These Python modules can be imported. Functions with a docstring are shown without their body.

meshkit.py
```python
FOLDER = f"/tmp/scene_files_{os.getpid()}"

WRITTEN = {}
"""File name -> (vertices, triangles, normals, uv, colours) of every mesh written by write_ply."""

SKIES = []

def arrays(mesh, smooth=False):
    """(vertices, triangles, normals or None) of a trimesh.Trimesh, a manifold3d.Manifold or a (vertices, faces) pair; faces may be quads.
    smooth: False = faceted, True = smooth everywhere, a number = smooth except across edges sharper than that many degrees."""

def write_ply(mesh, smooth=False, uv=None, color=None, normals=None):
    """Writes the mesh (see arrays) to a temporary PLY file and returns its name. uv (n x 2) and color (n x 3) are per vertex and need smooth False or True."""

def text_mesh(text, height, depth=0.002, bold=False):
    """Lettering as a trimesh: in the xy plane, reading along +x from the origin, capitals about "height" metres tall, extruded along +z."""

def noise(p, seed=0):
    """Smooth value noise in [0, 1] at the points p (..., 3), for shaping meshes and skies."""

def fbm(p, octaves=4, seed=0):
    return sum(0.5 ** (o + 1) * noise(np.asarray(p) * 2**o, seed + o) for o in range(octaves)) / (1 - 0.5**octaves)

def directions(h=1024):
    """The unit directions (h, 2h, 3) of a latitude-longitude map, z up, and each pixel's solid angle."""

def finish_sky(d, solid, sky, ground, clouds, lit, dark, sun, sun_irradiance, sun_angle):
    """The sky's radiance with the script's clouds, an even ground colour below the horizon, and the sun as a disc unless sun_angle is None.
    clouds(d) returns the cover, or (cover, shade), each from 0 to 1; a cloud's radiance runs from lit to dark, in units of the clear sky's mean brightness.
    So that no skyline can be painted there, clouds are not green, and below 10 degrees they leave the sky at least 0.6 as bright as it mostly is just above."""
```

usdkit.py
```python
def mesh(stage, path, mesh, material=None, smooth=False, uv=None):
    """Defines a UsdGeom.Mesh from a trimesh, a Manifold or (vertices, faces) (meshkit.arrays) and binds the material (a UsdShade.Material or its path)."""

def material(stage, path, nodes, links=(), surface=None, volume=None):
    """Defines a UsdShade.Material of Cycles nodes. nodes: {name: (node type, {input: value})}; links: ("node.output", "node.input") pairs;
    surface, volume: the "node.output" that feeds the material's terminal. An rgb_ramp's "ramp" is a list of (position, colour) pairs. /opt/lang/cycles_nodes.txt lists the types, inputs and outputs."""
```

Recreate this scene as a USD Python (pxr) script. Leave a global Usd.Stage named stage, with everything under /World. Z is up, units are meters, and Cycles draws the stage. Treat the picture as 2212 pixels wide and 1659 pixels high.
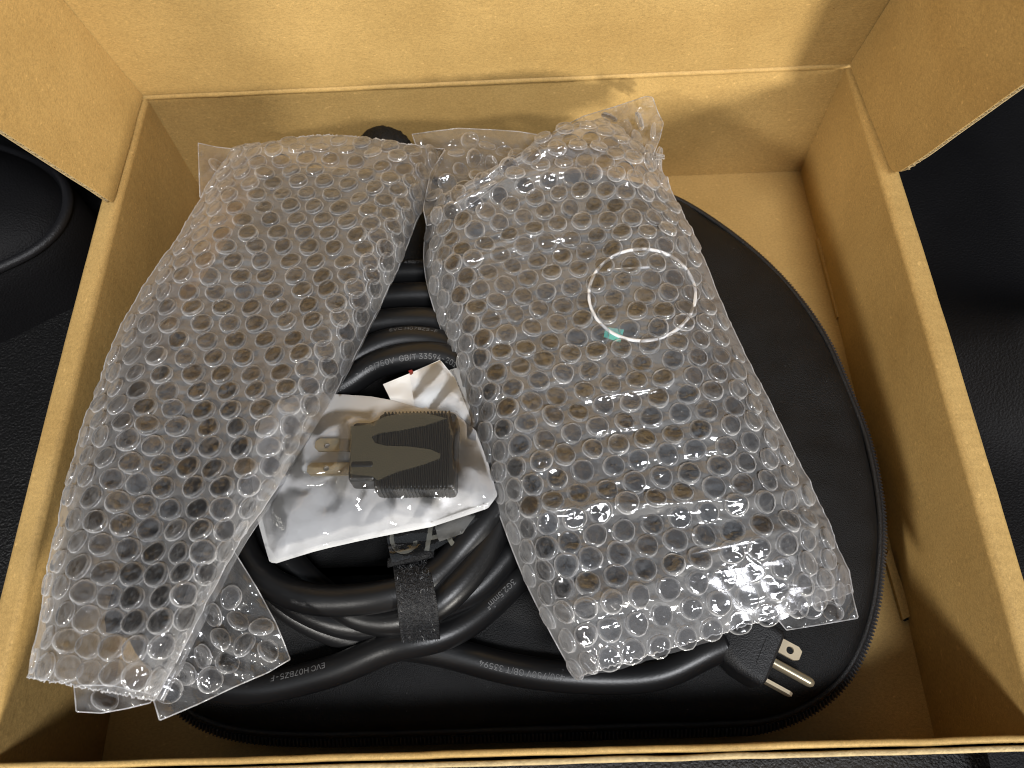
import math, random
import numpy as np, trimesh, usdkit, meshkit
from pxr import Usd, UsdGeom, UsdLux, Gf, Sdf, Vt, UsdShade
from scipy.spatial import Delaunay, cKDTree
from scipy.interpolate import RectBivariateSpline, CubicSpline
from shapely.geometry import Polygon, Point, LineString
import shapely

stage = Usd.Stage.CreateInMemory()
UsdGeom.SetStageUpAxis(stage, UsdGeom.Tokens.z)
UsdGeom.SetStageMetersPerUnit(stage, 1.0)
UsdGeom.Xform.Define(stage, '/World')
rng = np.random.default_rng(7)

# ------------------------------------------------------------------ camera
CAM = np.array([0.22404838, -0.00466204, 0.43449576])
PITCH, YAW, ROLL, FPX = 1.11989268, -0.04688087, -0.07938796, 1686.513
W, D, H = 0.42, 0.36196, 0.09234
_f = np.array([math.sin(YAW)*math.cos(PITCH), math.cos(YAW)*math.cos(PITCH), -math.sin(PITCH)])
_r = np.cross(_f, [0, 0, 1.]); _r /= np.linalg.norm(_r); _u = np.cross(_r, _f)
CR = _r*math.cos(ROLL)+_u*math.sin(ROLL); CU = -_r*math.sin(ROLL)+_u*math.cos(ROLL)
cam = UsdGeom.Camera.Define(stage, '/World/camera')
m = Gf.Matrix4d(*[float(x) for x in (*CR, 0, *CU, 0, *(-_f), 0, *CAM, 1)])
cam.AddTransformOp().Set(m)
cam.CreateFocalLengthAttr(5.7); cam.CreateHorizontalApertureAttr(5.7*2212/FPX)
cam.CreateVerticalApertureAttr(5.7*1659/FPX)
cam.CreateClippingRangeAttr(Gf.Vec2f(0.01, 50))
cam.CreateFStopAttr(2.6); cam.CreateFocusDistanceAttr(0.375)
cam.CreateExposureAttr(0.0)

def P(px, py, z):
    """the place at height z that the photograph shows at (px, py)"""
    d = _f + CR*(px-1106)/FPX - CU*(py-829.5)/FPX
    return CAM + d*((z-CAM[2])/d[2])

def frame(o, to):
    d = np.asarray(to, float)-o; d /= np.linalg.norm(d); z = -d
    x = np.cross([0, 0, 1.], z); x /= np.linalg.norm(x); y = np.cross(z, x)
    return Gf.Matrix4d(*[float(v) for v in (*x, 0, *y, 0, *z, 0, *o, 1)])

# ------------------------------------------------------------------ lamps
def lamp(name, pos, to, w, h, inten, col):
    l = UsdLux.RectLight.Define(stage, '/World/'+name)
    l.CreateWidthAttr(w); l.CreateHeightAttr(h); l.CreateIntensityAttr(inten); l.CreateColorAttr(Gf.Vec3f(*col))
    l.AddTransformOp().Set(frame(np.array(pos, float), to))
ctr = np.array([.21, .2, .08])
def toward(v, d): v = np.array(v, float); return ctr+v/np.linalg.norm(v)*d
# a low bright lamp behind the viewer's right shoulder, a high one above it, a softer one from the left, the dim room
lamp('room_lamp', toward((.60, -1, .15), 2.0), ctr, .22, .22, 265, (1, .955, .87))
lamp('ceiling_lamp', toward((.46, -1, 1.6), 2.0), ctr, .5, .3, 66, (.96, .97, 1))
lamp('ceiling_lamp_001', toward((-1.05, -1, .8), 2.2), ctr, .34, .2, 125, (1, .965, .91))
lamp('window_glow', (.1, -.5, 2.3), (.21, .2, 0), 2.6, 2.0, .32, (.80, .90, 1))

# ------------------------------------------------------------------ helpers
USED = {}
def numbered(path):
    n = USED.get(path, -1)+1; USED[path] = n
    return path if n == 0 else f'{path}_{n:03d}'
def keys(p, label=None, cat=None, group=None, kind=None):
    for k, v in (('label', label), ('category', cat), ('group', group), ('kind', kind)):
        if v: p.SetCustomDataByKey(k, v)
def thing(name, label, cat, group=None):
    x = UsdGeom.Xform.Define(stage, numbered('/World/'+name)); keys(x.GetPrim(), label, cat, group)
    return x.GetPrim()
def obj(name, mesh, mat, parent=None, smooth=40, label=None, cat=None, group=None, kind=None, prim=None):
    base = parent.GetPath().pathString if parent else '/World'
    q = usdkit.mesh(stage, numbered(base+'/'+name), mesh, mat, smooth)
    if prim is not None:
        UsdGeom.PrimvarsAPI(q).CreatePrimvar('rim', Sdf.ValueTypeNames.FloatArray, 'vertex').Set(Vt.FloatArray.FromNumpy(np.asarray(prim, np.float32)))
    keys(q.GetPrim(), label, cat, group, kind)
    return q.GetPrim()
def cat(ms):
    return trimesh.util.concatenate([m for m in ms if m is not None])
def box(lo, hi):
    lo, hi = np.array(lo, float), np.array(hi, float)
    b = trimesh.creation.box(hi-lo); b.apply_translation((lo+hi)/2); return b
def gridmesh(G, flip=False):
    """grid of points (n, m, 3) as one sheet"""
    n, k = G.shape[:2]
    i = np.arange(n*k).reshape(n, k)
    a, b, c, d = i[:-1, :-1].ravel(), i[1:, :-1].ravel(), i[1:, 1:].ravel(), i[:-1, 1:].ravel()
    f = np.vstack([np.stack([a, b, c], 1), np.stack([a, c, d], 1)])
    if flip: f = f[:, ::-1]
    return trimesh.Trimesh(G.reshape(-1, 3), f, process=False)
def spline(pts, n, closed=False):
    pts = np.asarray(pts, float)
    if closed: pts = np.vstack([pts, pts[:1]])
    s = np.r_[0, np.cumsum(np.linalg.norm(np.diff(pts, axis=0), axis=1)**.6)]
    c = CubicSpline(s, pts, bc_type='periodic' if closed else 'natural')
    q = c(np.linspace(0, s[-1], n*6)); l = np.r_[0, np.cumsum(np.linalg.norm(np.diff(q, axis=0), axis=1))]
    t = np.linspace(0, l[-1], n)
    return np.stack([np.interp(t, l, q[:, k]) for k in range(3)], 1)
def frames(C):
    T = np.gradient(C, axis=0); T /= np.linalg.norm(T, axis=1, keepdims=True)
    U = np.array([0, 0, 1.])-T*T[:, 2:3]; U /= np.maximum(np.linalg.norm(U, axis=1, keepdims=True), 1e-6)
    return T, U, np.cross(T, U)
def tube(C, r, k=14, caps=True):
    C = np.asarray(C, float); T, U, S = frames(C)
    r = np.broadcast_to(np.asarray(r, float), len(C))
    a = np.linspace(0, 2*np.pi, k, endpoint=False)
    V = C[:, None]+r[:, None, None]*(np.cos(a)[None, :, None]*U[:, None]+np.sin(a)[None, :, None]*S[:, None])
    n = len(C); i = np.arange(n*k).reshape(n, k); j = np.roll(i, -1, 1)
    f = np.vstack([np.stack([i[:-1].ravel(), i[1:].ravel(), j[1:].ravel()], 1), np.stack([i[:-1].ravel(), j[1:].ravel(), j[:-1].ravel()], 1)])
    V = V.reshape(-1, 3)
    if caps:
        V = np.vstack([V, C[:1], C[-1:]]); a0, a1 = n*k, n*k+1
        f = np.vstack([f, np.stack([np.full(k, a0), i[0], j[0]], 1), np.stack([np.full(k, a1), j[-1], i[-1]], 1)])
    t = trimesh.Trimesh(V, f, process=False); 
    if t.volume < 0: t.invert()
    return t
def loft(rings, caps=True):
    R = np.asarray(rings, float); n, k = R.shape[:2]
    i = np.arange(n*k).reshape(n, k); j = np.roll(i, -1, 1)
    f = np.vstack([np.stack([i[:-1].ravel(), i[1:].ravel(), j[1:].ravel()], 1), np.stack([i[:-1].ravel(), j[1:].ravel(), j[:-1].ravel()], 1)])
    V = R.reshape(-1, 3)
    if caps:
        V = np.vstack([V, R[0].mean(0), R[-1].mean(0)])
        f = np.vstack([f, np.stack([np.full(k, n*k), i[0], j[0]], 1), np.stack([np.full(k, n*k+1), j[-1], i[-1]], 1)])
    t = trimesh.Trimesh(V, f, process=False)
    if t.volume < 0: t.invert()
    return t
def polysheet(poly, zf, step=9, edge=6):
    """a sheet over a traced outline: each point set at its own height zf(px, py)"""
    pg = Polygon(poly); ln = LineString(list(poly)+[poly[0]])
    n = max(8, int(ln.length/edge)); B = np.array([ln.interpolate(t*ln.length/n).coords[0] for t in range(n)])
    x0, y0, x1, y1 = pg.bounds
    X, Y = np.meshgrid(np.arange(x0, x1, step), np.arange(y0, y1, step)); Q = np.stack([X.ravel(), Y.ravel()], 1)
    Q += rng.uniform(-.25, .25, Q.shape)*step
    inn = pg.buffer(-step*.45)
    Q = Q[shapely.contains_xy(inn, Q[:, 0], Q[:, 1])]
    A = np.vstack([B, Q]); t = Delaunay(A).simplices; c = A[t].mean(1)
    t = t[shapely.contains_xy(pg.buffer(.3), c[:, 0], c[:, 1])]
    V = np.array([P(a, b, zf(a, b)) for a, b in A])
    ms = trimesh.Trimesh(V, t, process=False)
    if ms.face_normals[:, 2].mean() < 0: ms.invert()
    return ms, V[:n]
def solidify(ms, dz):
    n = len(ms.vertices); b = ms.copy(); b.vertices = b.vertices-np.array([0, 0, dz]); b.invert()
    e = ms.edges; es = np.sort(e, 1); u, ix, c = np.unique(es, axis=0, return_index=True, return_counts=True)
    bd = e[ix[c == 1]]
    sf = np.vstack([np.stack([bd[:, 0], bd[:, 0]+n, bd[:, 1]+n], 1), np.stack([bd[:, 0], bd[:, 1]+n, bd[:, 1]], 1)])
    return trimesh.Trimesh(np.vstack([ms.vertices, b.vertices]), np.vstack([ms.faces, b.faces+n, sf]), process=False)

# ------------------------------------------------------------------ materials
LK = '/World/Looks/'
def mat(name, nodes, links, surface):
    return usdkit.material(stage, LK+name, nodes, links, surface)
def simple(name, col, rough=.5, metal=0., bump=0., bscale=800., spec=.5, var=0., sheen=0., vscale=60.):
    n = {'g': ('geometry', {}), 'n': ('noise_texture', {'scale': bscale, 'detail': 3.}), 'b': ('bump', {'strength': bump, 'distance': .001}),
         'v': ('noise_texture', {'scale': vscale, 'detail': 4.}),
         'c': ('rgb_ramp', {'ramp': [(.3, tuple(x*(1-var) for x in col)), (.7, tuple(min(1, x*(1+var)) for x in col))]}),
         'p': ('principled_bsdf', {'roughness': rough, 'metallic': metal, 'specular_ior_level': spec, 'sheen_weight': sheen})}
    l = [('g.position', 'n.vector'), ('g.position', 'v.vector'), ('v.fac', 'c.fac'), ('c.color', 'p.base_color'), ('n.fac', 'b.height')]
    if bump: l.append(('b.normal', 'p.normal'))
    return mat(name, n, l, 'p.BSDF')

def cardboard(name, col, rot, wash):
    n = {'g': ('geometry', {}), 'mp': ('mapping', {'scale': rot}),
         'f': ('noise_texture', {'scale': 900., 'detail': 4., 'roughness': .65}),
         's': ('noise_texture', {'scale': 260., 'detail': 3.}), 'big': ('noise_texture', {'scale': 14., 'detail': 5., 'roughness': .6}),
         'fl': ('noise_texture', {'scale': 700., 'detail': 1.}),
         'cf': ('rgb_ramp', {'ramp': [(.28, tuple(x*.80 for x in col)), (.5, col), (.74, tuple(min(1, x*1.16) for x in col))]}),
         'cb': ('rgb_ramp', {'ramp': [(.3, (.88, .86, .83)), (.7, (1.08, 1.08, 1.1))]}),
         'cs': ('rgb_ramp', {'ramp': [(.18, (.55, .45, .35)), (.235, (1, 1, 1))]}),
         'm1': ('mix_color', {'blend_type': 'multiply', 'fac': 1.}), 'm2': ('mix_color', {'blend_type': 'multiply', 'fac': 1.}),
         'b': ('bump', {'strength': .35, 'distance': .0006}), 'gr': ('noise_texture', {'scale': 2600., 'detail': 1.}),
         'cg': ('rgb_ramp', {'ramp': [(.25, (.80, .80, .80)), (.75, (1.17, 1.17, 1.17))]}), 'm3': ('mix_color', {'blend_type': 'multiply', 'fac': 1.}),
         'lfl': ('noise_texture', {'scale': 420., 'detail': 1.}), 'cl': ('rgb_ramp', {'ramp': [(.70, (1, 1, 1)), (.78, (1.28, 1.28, 1.32))]}), 'm4': ('mix_color', {'blend_type': 'multiply', 'fac': 1., 'use_clamp': False}),
         'wv': ('wave_texture', {'scale': 46., 'distortion': 2.5, 'detail': 2., 'detail_scale': 1., 'bands_direction': wash}), 'b2': ('bump', {'strength': .03, 'distance': .0012}),
         'sc': ('noise_texture', {'scale': 5., 'detail': 6., 'distortion': 1.6}), 'csc': ('rgb_ramp', {'ramp': [(.36, (.93, .91, .88)), (.5, (1, 1, 1)), (.66, (1.05, 1.05, 1.06))]}), 'm5': ('mix_color', {'blend_type': 'multiply', 'fac': 1., 'use_clamp': False}),
         'p': ('principled_bsdf', {'roughness': .62, 'specular_ior_level': .32})}
    l = [('g.position', 'mp.vector'), ('mp.vector', 'f.vector'), ('mp.vector', 's.vector'), ('g.position', 'big.vector'), ('g.position', 'fl.vector'),
         ('f.fac', 'cf.fac'), ('big.fac', 'cb.fac'), ('fl.fac', 'cs.fac'), ('cf.color', 'm1.a'), ('cb.color', 'm1.b'), ('m1.result', 'm2.a'), ('cs.color', 'm2.b'),
         ('g.position', 'gr.vector'), ('gr.fac', 'cg.fac'), ('m2.result', 'm3.a'), ('cg.color', 'm3.b'), ('mp.vector', 'lfl.vector'), ('lfl.fac', 'cl.fac'),
         ('m3.result', 'm4.a'), ('cl.color', 'm4.b'), ('g.position', 'sc.vector'), ('sc.fac', 'csc.fac'), ('m4.result', 'm5.a'), ('csc.color', 'm5.b'), ('m5.result', 'p.base_color'),
         ('s.fac', 'b.height'), ('g.position', 'wv.vector'), ('wv.fac', 'b2.height'), ('b.normal', 'b2.normal'), ('b2.normal', 'p.normal')]
    return mat(name, n, l, 'p.BSDF')
KRAFT = (.50, .330, .118)
M_card = cardboard('kraft_board', KRAFT, (.65, 1, 1), 'x')
M_card_side = cardboard('kraft_board_side', KRAFT, (1, .65, 1), 'y')
M_cut = simple('cut_board_edge', (.46, .345, .175), .8, bump=.4, bscale=1200, var=.18, vscale=500)
M_flute = simple('flute_paper', (.34, .23, .11), .85)

def film(name, ior, haze, rough, edge, tint=(.97, .97, .98), hz=(.95, .945, .945), tf=.35):
    n = {'fr': ('fresnel', {'IOR': ior}), 't': ('transparent_bsdf', {'color': tint}),
         'gl': ('glossy_bsdf', {'color': (1, 1, 1), 'roughness': rough}), 'mx': ('mix_closure', {}),
         'd': ('diffuse_bsdf', {'color': hz}), 'tr': ('translucent_bsdf', {'color': hz}), 'dt': ('mix_closure', {'fac': tf}),
         'lw': ('layer_weight', {'blend': .5}), 'mr': ('map_range', {'from_min': .25, 'from_max': 1., 'to_min': haze, 'to_max': edge, 'clamp': True}),
         'at': ('attribute', {'attribute': 'rim'}), 'ad': ('math', {'math_type': 'add', 'use_clamp': True}), 'out': ('mix_closure', {})}
    l = [('fr.fac', 'mx.fac'), ('t.BSDF', 'mx.closure1'), ('gl.BSDF', 'mx.closure2'),
         ('d.BSDF', 'dt.closure1'), ('tr.BSDF', 'dt.closure2'), ('lw.facing', 'mr.value'), ('mr.result', 'ad.value1'), ('at.fac', 'ad.value2'), ('ad.value', 'out.fac'),
         ('mx.closure', 'out.closure1'), ('dt.closure', 'out.closure2')]
    return mat(name, n, l, 'out.closure')
M_film = film('bubble_film', 1.85, .19, .08, .30)
M_back = film('backing_film', 1.65, .11, .12, .30)
M_dome = film('bubble_dome', 1.6, .015, .08, .42)
M_edge = film('film_cut_edge', 1.7, .40, .2, .65)
M_bag_film = film('clear_bag_film', 1.6, .012, .05, .1)
M_poly = simple('white_poly_film', (.52, .515, .505), .3, bump=.12, bscale=160., spec=.6)
M_paper = simple('white_paper', (.78, .77, .74), .6)
M_grey = simple('grey_leaflet', (.36, .36, .35), .6)
M_ink = simple('dark_ink', (.04, .04, .045), .6)
M_rubber = simple('cable_rubber', (.009, .009, .0095), .36, bump=.06, bscale=900., spec=.45)
M_print = simple('white_print', (.14, .14, .14), .6, var=.25, vscale=900.)
M_nylon = simple('black_nylon', (.0055, .0055, .0058), .58, bump=.6, bscale=1700., spec=.32, var=.5, vscale=40.)
M_piping = simple('black_piping', (.013, .013, .014), .45, bump=.5, bscale=1400., spec=.45)
M_tooth = simple('zipper_nylon', (.06, .06, .063), .32, spec=.6)
M_webbing = simple('black_webbing', (.006, .006, .0065), .6, bump=1., bscale=900., spec=.3)
M_velcro = simple('hook_tape', (.011, .011, .012), .6, bump=1., bscale=1300., spec=.5)
M_fuzz = simple('hook_fibre', (.05, .05, .052), .35, spec=.7)
M_case = simple('black_gloss_case', (.012, .012, .013), .16, spec=.7)
M_ring = simple('ring_white', (.74, .74, .74), .45)
M_plug = simple('plug_black', (.016, .016, .017), .5, bump=.5, bscale=1600., spec=.5)
M_adapt = simple('adapter_body', (.030, .027, .022), .35, spec=.5)
M_petal = simple('adapter_inlay', (.10, .085, .052), .42, bump=.2, bscale=1500.)
M_brass = simple('pin_brass', (.52, .45, .31), .28, metal=.65, bump=.05)
M_nickel = simple('pin_nickel', (.72, .60, .42), .38, metal=.5)
M_teal = simple('teal_tape', (.12, .42, .36), .4)
M_red = simple('red_print', (.25, .02, .02), .5)
M_label = simple('grey_label', (.15, .145, .13), .6)
M_letter = simple('letter_print', (.13, .125, .10), .5)
M_dark = simple('slot_dark', (.02, .015, .01), .9)
M_leather = simple('black_leather', (.005, .005, .0055), .45, bump=1., bscale=700., spec=.35)
M_cloth = simple('black_cloth', (.007, .007, .008), .6, bump=.6, bscale=900., spec=.16)

# ------------------------------------------------------------------ ground: black leatherlike cover under the box, with folds
gx, gy = np.meshgrid(np.linspace(-.6, 1.05, 200), np.linspace(-.45, 1.1, 190))
Z = -.008+.004*meshkit.fbm(np.stack([gx*9, gy*9, gx*0], -1), 4, 3)+.0022*np.abs(meshkit.noise(np.stack([gx*34+gy*12, gy*22, gx*0], -1), 5)-.5)
Z = np.where((gx > -.02) & (gx < .44) & (gy > -.02) & (gy < .39), -.009, Z-.004)
obj('ground', gridmesh(np.stack([gx, gy, Z], -1), True), M_leather, smooth=True, kind='structure')
# ------------------------------------------------------------------ cardboard box
bx = thing('cardboard_box', 'brown corrugated cardboard box with its lid thrown open, packed with black gear and bubble wrap', 'box')
def wavy(ms, amp, sc, seed):
    v = ms.vertices.copy(); n = meshkit.fbm(v*sc, 3, seed)-.5
    v += n[:, None]*amp*np.array([1, 1, .6]); ms.vertices = v; return ms
def extrude_profile(prof, a, b, axis, n=60, amp=.0006, seed=1, bow=0.):
    """a closed profile swept straight from a to b along axis 0 or 1"""
    prof = np.asarray(prof, float); rings = []
    for t in np.linspace(0, 1, n):
        x = a+(b-a)*t; w = bow*math.sin(math.pi*t)
        rings.append([(x, p[0]+w, p[1]) if axis == 0 else (p[0]+w, x, p[1]) for p in prof])
    return wavy(loft(rings), amp, 40, seed)
def rounded(x0, x1, z0, z1, r, k=7, both=True):
    a = np.linspace(0, np.pi/2, k)
    right = [(x1-r+r*math.cos(t), z1-r+r*math.sin(t)) for t in a]
    left = [(x0+r-r*math.sin(t), z1-r+r*math.cos(t)) for t in a]
    zs = np.linspace(z0, z1-r, 8)[1:-1]
    return [(x1, z0)]+[(x1, z) for z in zs]+right+left+[(x0, z) for z in zs[::-1]]+[(x0, z0)]
fl = box((-.012, -.0058, -.005), (W+.012, D+.006, 0))
obj('floor_panel', fl, M_card, bx)
obj('side_wall', extrude_profile(rounded(-.012, 0, .0002, H, .0035), -.004, D+.002, 1, bow=-.0015, seed=2), M_card_side, bx)
obj('side_wall', extrude_profile(rounded(W, W+.012, .0002, H, .0035), -.004, D+.002, 1, bow=.0015, seed=4), M_card_side, bx)
obj('back_wall', extrude_profile(rounded(D+.0005, D+.006, .0002, H, .0022), -.006, W+.006, 0, seed=6, bow=.001), M_card, bx)
fw = obj('front_wall', extrude_profile(rounded(-.0029, -.0002, .0002, H-.0006, .0012), -.002, W+.002, 0, seed=8, amp=.0012, n=120), M_card, bx)
obj('outer_ply', extrude_profile(rounded(-.0060, -.0039, -.004, H-.0004, .0009), -.012, W+.012, 0, seed=9, amp=.0013, n=120), M_cut, fw)
# lid leaning a little towards the viewer, hinged on the back wall
PHI = math.radians(103); ld = np.array([0, math.cos(PHI), math.sin(PHI)]); ln_ = np.array([0, math.sin(PHI), -math.cos(PHI)])
def lidpt(x, s, o): return np.array([x, D, H])+ld*s+ln_*o
def slab(corners, th, nrm, n=24, amp=.0006, seed=1, r=.6):
    """board between 4 corners (bilinear), thickness th along nrm, soft waviness"""
    c = np.asarray(corners, float); s, t = np.meshgrid(np.linspace(0, 1, n), np.linspace(0, 1, n), indexing='ij')
    G = ((1-s)*(1-t))[..., None]*c[0]+(s*(1-t))[..., None]*c[1]+(s*t)[..., None]*c[2]+((1-s)*t)[..., None]*c[3]
    G = G+(meshkit.fbm(G*30, 3, seed)-.5)[..., None]*amp*np.asarray(nrm)
    A = gridmesh(G); B = gridmesh(G+np.asarray(nrm)*th, True)
    i = np.arange(n*n).reshape(n, n); bd = np.r_[i[0, :-1], i[:-1, -1], i[-1, :0:-1], i[:0:-1, 0]]; nb = np.roll(bd, -1); o = n*n
    sf = np.vstack([np.stack([bd, nb, nb+o], 1), np.stack([bd, nb+o, bd+o], 1)])
    ms = trimesh.Trimesh(np.vstack([A.vertices, B.vertices]), np.vstack([A.faces, B.faces+o, sf]), process=False)
    if ms.volume < 0: ms.invert()
    return ms
LL = .345
lid = obj('lid', slab([lidpt(-.003, .0022, .0004), lidpt(W+.003, .0022, .0004), lidpt(W+.003, LL, .001), lidpt(-.003, LL, .001)], .004, ln_, n=40, amp=.001, seed=11), M_card, bx)
hx = np.linspace(-.004, W+.004, 60)
obj('hinge_fold', wavy(tube(np.stack([hx, np.full(60, D+.0016), np.full(60, H-.0004)], 1), .0021, 12), .0007, 60, 12), M_card, bx)
# lid ears: two liner sheets with the fluted paper between them, open at the free edge
def ear(x, out, low_y, top_y, ztop, label, seed, splay, rnd):
    """ear hinged along the lid's side crease; its free edge runs from (low_y, H) up to (top_y, ztop)"""
    th = .0032
    h0, h1 = lidpt(x, .002, 0), lidpt(x, LL, 0)
    f0 = np.array([x+splay, low_y, H+.0015]); d = np.array([splay*.6, top_y-low_y, ztop-H]); f1 = f0+d/np.linalg.norm(d)*(LL+.01)
    c = np.array([h0, f0, f1, h1]); n = np.cross(f0-h0, h1-h0); n /= np.linalg.norm(n)
    if n[0]*out < 0: n = -n
    # rounded lower outer corner
    def sheet(off, thick, sd):
        ns, nt = 40, 60
        s, t = np.meshgrid(np.linspace(0, 1, ns), np.linspace(0, 1, nt)**1.5, indexing='ij')
        R = .10
        pull = np.where((s > 1-R), 0, 0.)
        tt = t
        G = ((1-s)*(1-tt))[..., None]*c[0]+(s*(1-tt))[..., None]*c[1]+(s*tt)[..., None]*c[2]+((1-s)*tt)[..., None]*c[3]
        k = np.clip((s-(1-R))/R, 0, 1); rc = rnd*(1-np.sqrt(np.maximum(0, 1-k**2)))
        up = (c[3]-c[0])/np.linalg.norm(c[3]-c[0])
        G = G+(rc*np.clip(1-t*12, 0, 1))[..., None]*up
        G = G+(meshkit.fbm(G*26, 3, seed)-.5)[..., None]*.0012*n+n*off
        A = gridmesh(G); B = gridmesh(G+n*thick, True); o = ns*nt
        i = np.arange(o).reshape(ns, nt); bd = np.r_[i[:-1, 0], i[-1, :-1], i[:0:-1, -1], i[0, :0:-1]]; nb = np.roll(bd, -1)
        sf = np.vstack([np.stack([bd, nb, nb+o], 1), np.stack([bd, nb+o, bd+o], 1)])
        q = trimesh.Trimesh(np.vstack([A.vertices, B.vertices]), np.vstack([A.faces, B.faces+o, sf]), process=False)
        if q.volume < 0: q.invert()
        return q
    e = obj('lid_ear', sheet(0, .0006, 1), M_card_side, bx, label=label)
    obj('outer_liner', sheet(th-.0006, .0006, 2), M_cut, e)
    L = np.linalg.norm(f1-f0); k = int(L/.0004); ts = np.linspace(.012 if rnd < .005 else .03, .96, k)
    ins = (c[3]-c[2])/np.linalg.norm(c[3]-c[2])
    edge = f0+(f1-f0)*ts[:, None]
    wob = (meshkit.fbm(edge*26, 3, seed)-.5)*.0012
    ph = ts*L/.0052*2*np.pi
    base = edge+n*(wob+th/2+np.sin(ph+.4*np.sin(ts*40))*(th/2-.0006))[:, None]
    G = np.stack([base+ins*w for w in (.0001, .012)], 0)
    rb = gridmesh(G); rb2 = rb.copy(); rb2.vertices = rb2.vertices+n*.0004; rb2.invert()
    obj('fluting', cat([rb, rb2, gridmesh(np.stack([G[0], G[0]+n*.0004]))]), M_cut, e, smooth=False)
ear(-.001, -1, .281, .2495, .1868, 'ear flap of the lid over the left wall', 21, -.002, .002)
ear(W+.001, 1, .276, .232, .2107, 'ear flap of the lid over the right wall, its corner rounded', 22, .006, .008)
# slots and tabs at the foot of the right wall
for poly in ([(1764, 516), (1780, 505), (1800, 560), (1832, 682), (1809, 686)], [(1913, 1205), (1922, 1185), (1948, 1260), (1968, 1330), (1951, 1339)]):
    ms, _ = polysheet(poly, lambda a, b: .0032)
    obj('wall_tab', solidify(ms, .0026), M_card_side, bx, smooth=False)
    a, b = np.array(poly[-1]), np.array(poly[-2])
    ms, _ = polysheet([tuple(a+(-1, 0)), tuple(b+(6, -2)), tuple(b+(7, 3)), tuple(a+(2, 4))], lambda a, b: .0012, 4, 3)
    obj('tab_slot', ms, M_dark, bx, smooth=False)
# ------------------------------------------------------------------ black zip bag on the floor of the box
bag = thing('zip_bag', 'flat round black zippered carry bag lying on the box floor beneath the coiled cable', 'bag')
out = [(1440, 412), (1520, 452), (1600, 508), (1680, 578), (1750, 660), (1803, 745), (1842, 835), (1880, 930), (1905, 1030), (1917, 1120), (1915, 1220), (1900, 1330), (1872, 1415), (1825, 1490), (1750, 1548), (1650, 1583), (1400, 1602), (1000, 1612), (700, 1612), (520, 1602), (430, 1575), (372, 1535), (340, 1480), (325, 1400), (318, 1250), (330, 1000), (370, 800), (450, 620), (580, 500), (720, 425), (900, 385), (1100, 375), (1280, 382)]
ZO = .030
O = spline([P(a, b, ZO) for a, b in out], 260, True)[:-1]
O[:, 0] = np.clip(O[:, 0], .006, W-.004); O[:, 1] = np.clip(O[:, 1], .004, D-.012)
cen = np.array([.215, .17])
def inset(d, z):
    """outline drawn in by d metres at height z"""
    pg = Polygon(O[:, :2]).buffer(-d) if d > 0 else Polygon(O[:, :2]).buffer(-d)
    ring = shapely.segmentize(pg.exterior, .0015); A = np.array(ring.coords)
    ang0 = np.arctan2(O[:, 1]-cen[1], O[:, 0]-cen[0])
    # match by ray from the centre so that rings correspond
    res = []
    a = np.arctan2(A[:-1, 1]-cen[1], A[:-1, 0]-cen[0]); r = np.hypot(A[:-1, 1]-cen[1], A[:-1, 0]-cen[0]); o = np.argsort(a)
    rr = np.interp(ang0, a[o], r[o], period=2*np.pi)
    return np.stack([cen[0]+rr*np.cos(ang0), cen[1]+rr*np.sin(ang0), np.full(len(rr), z)], 1)
rings = [inset(.006, .0012), inset(.001, .008), inset(0, .018), inset(.0015, .026), inset(.005, .032)]
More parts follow.
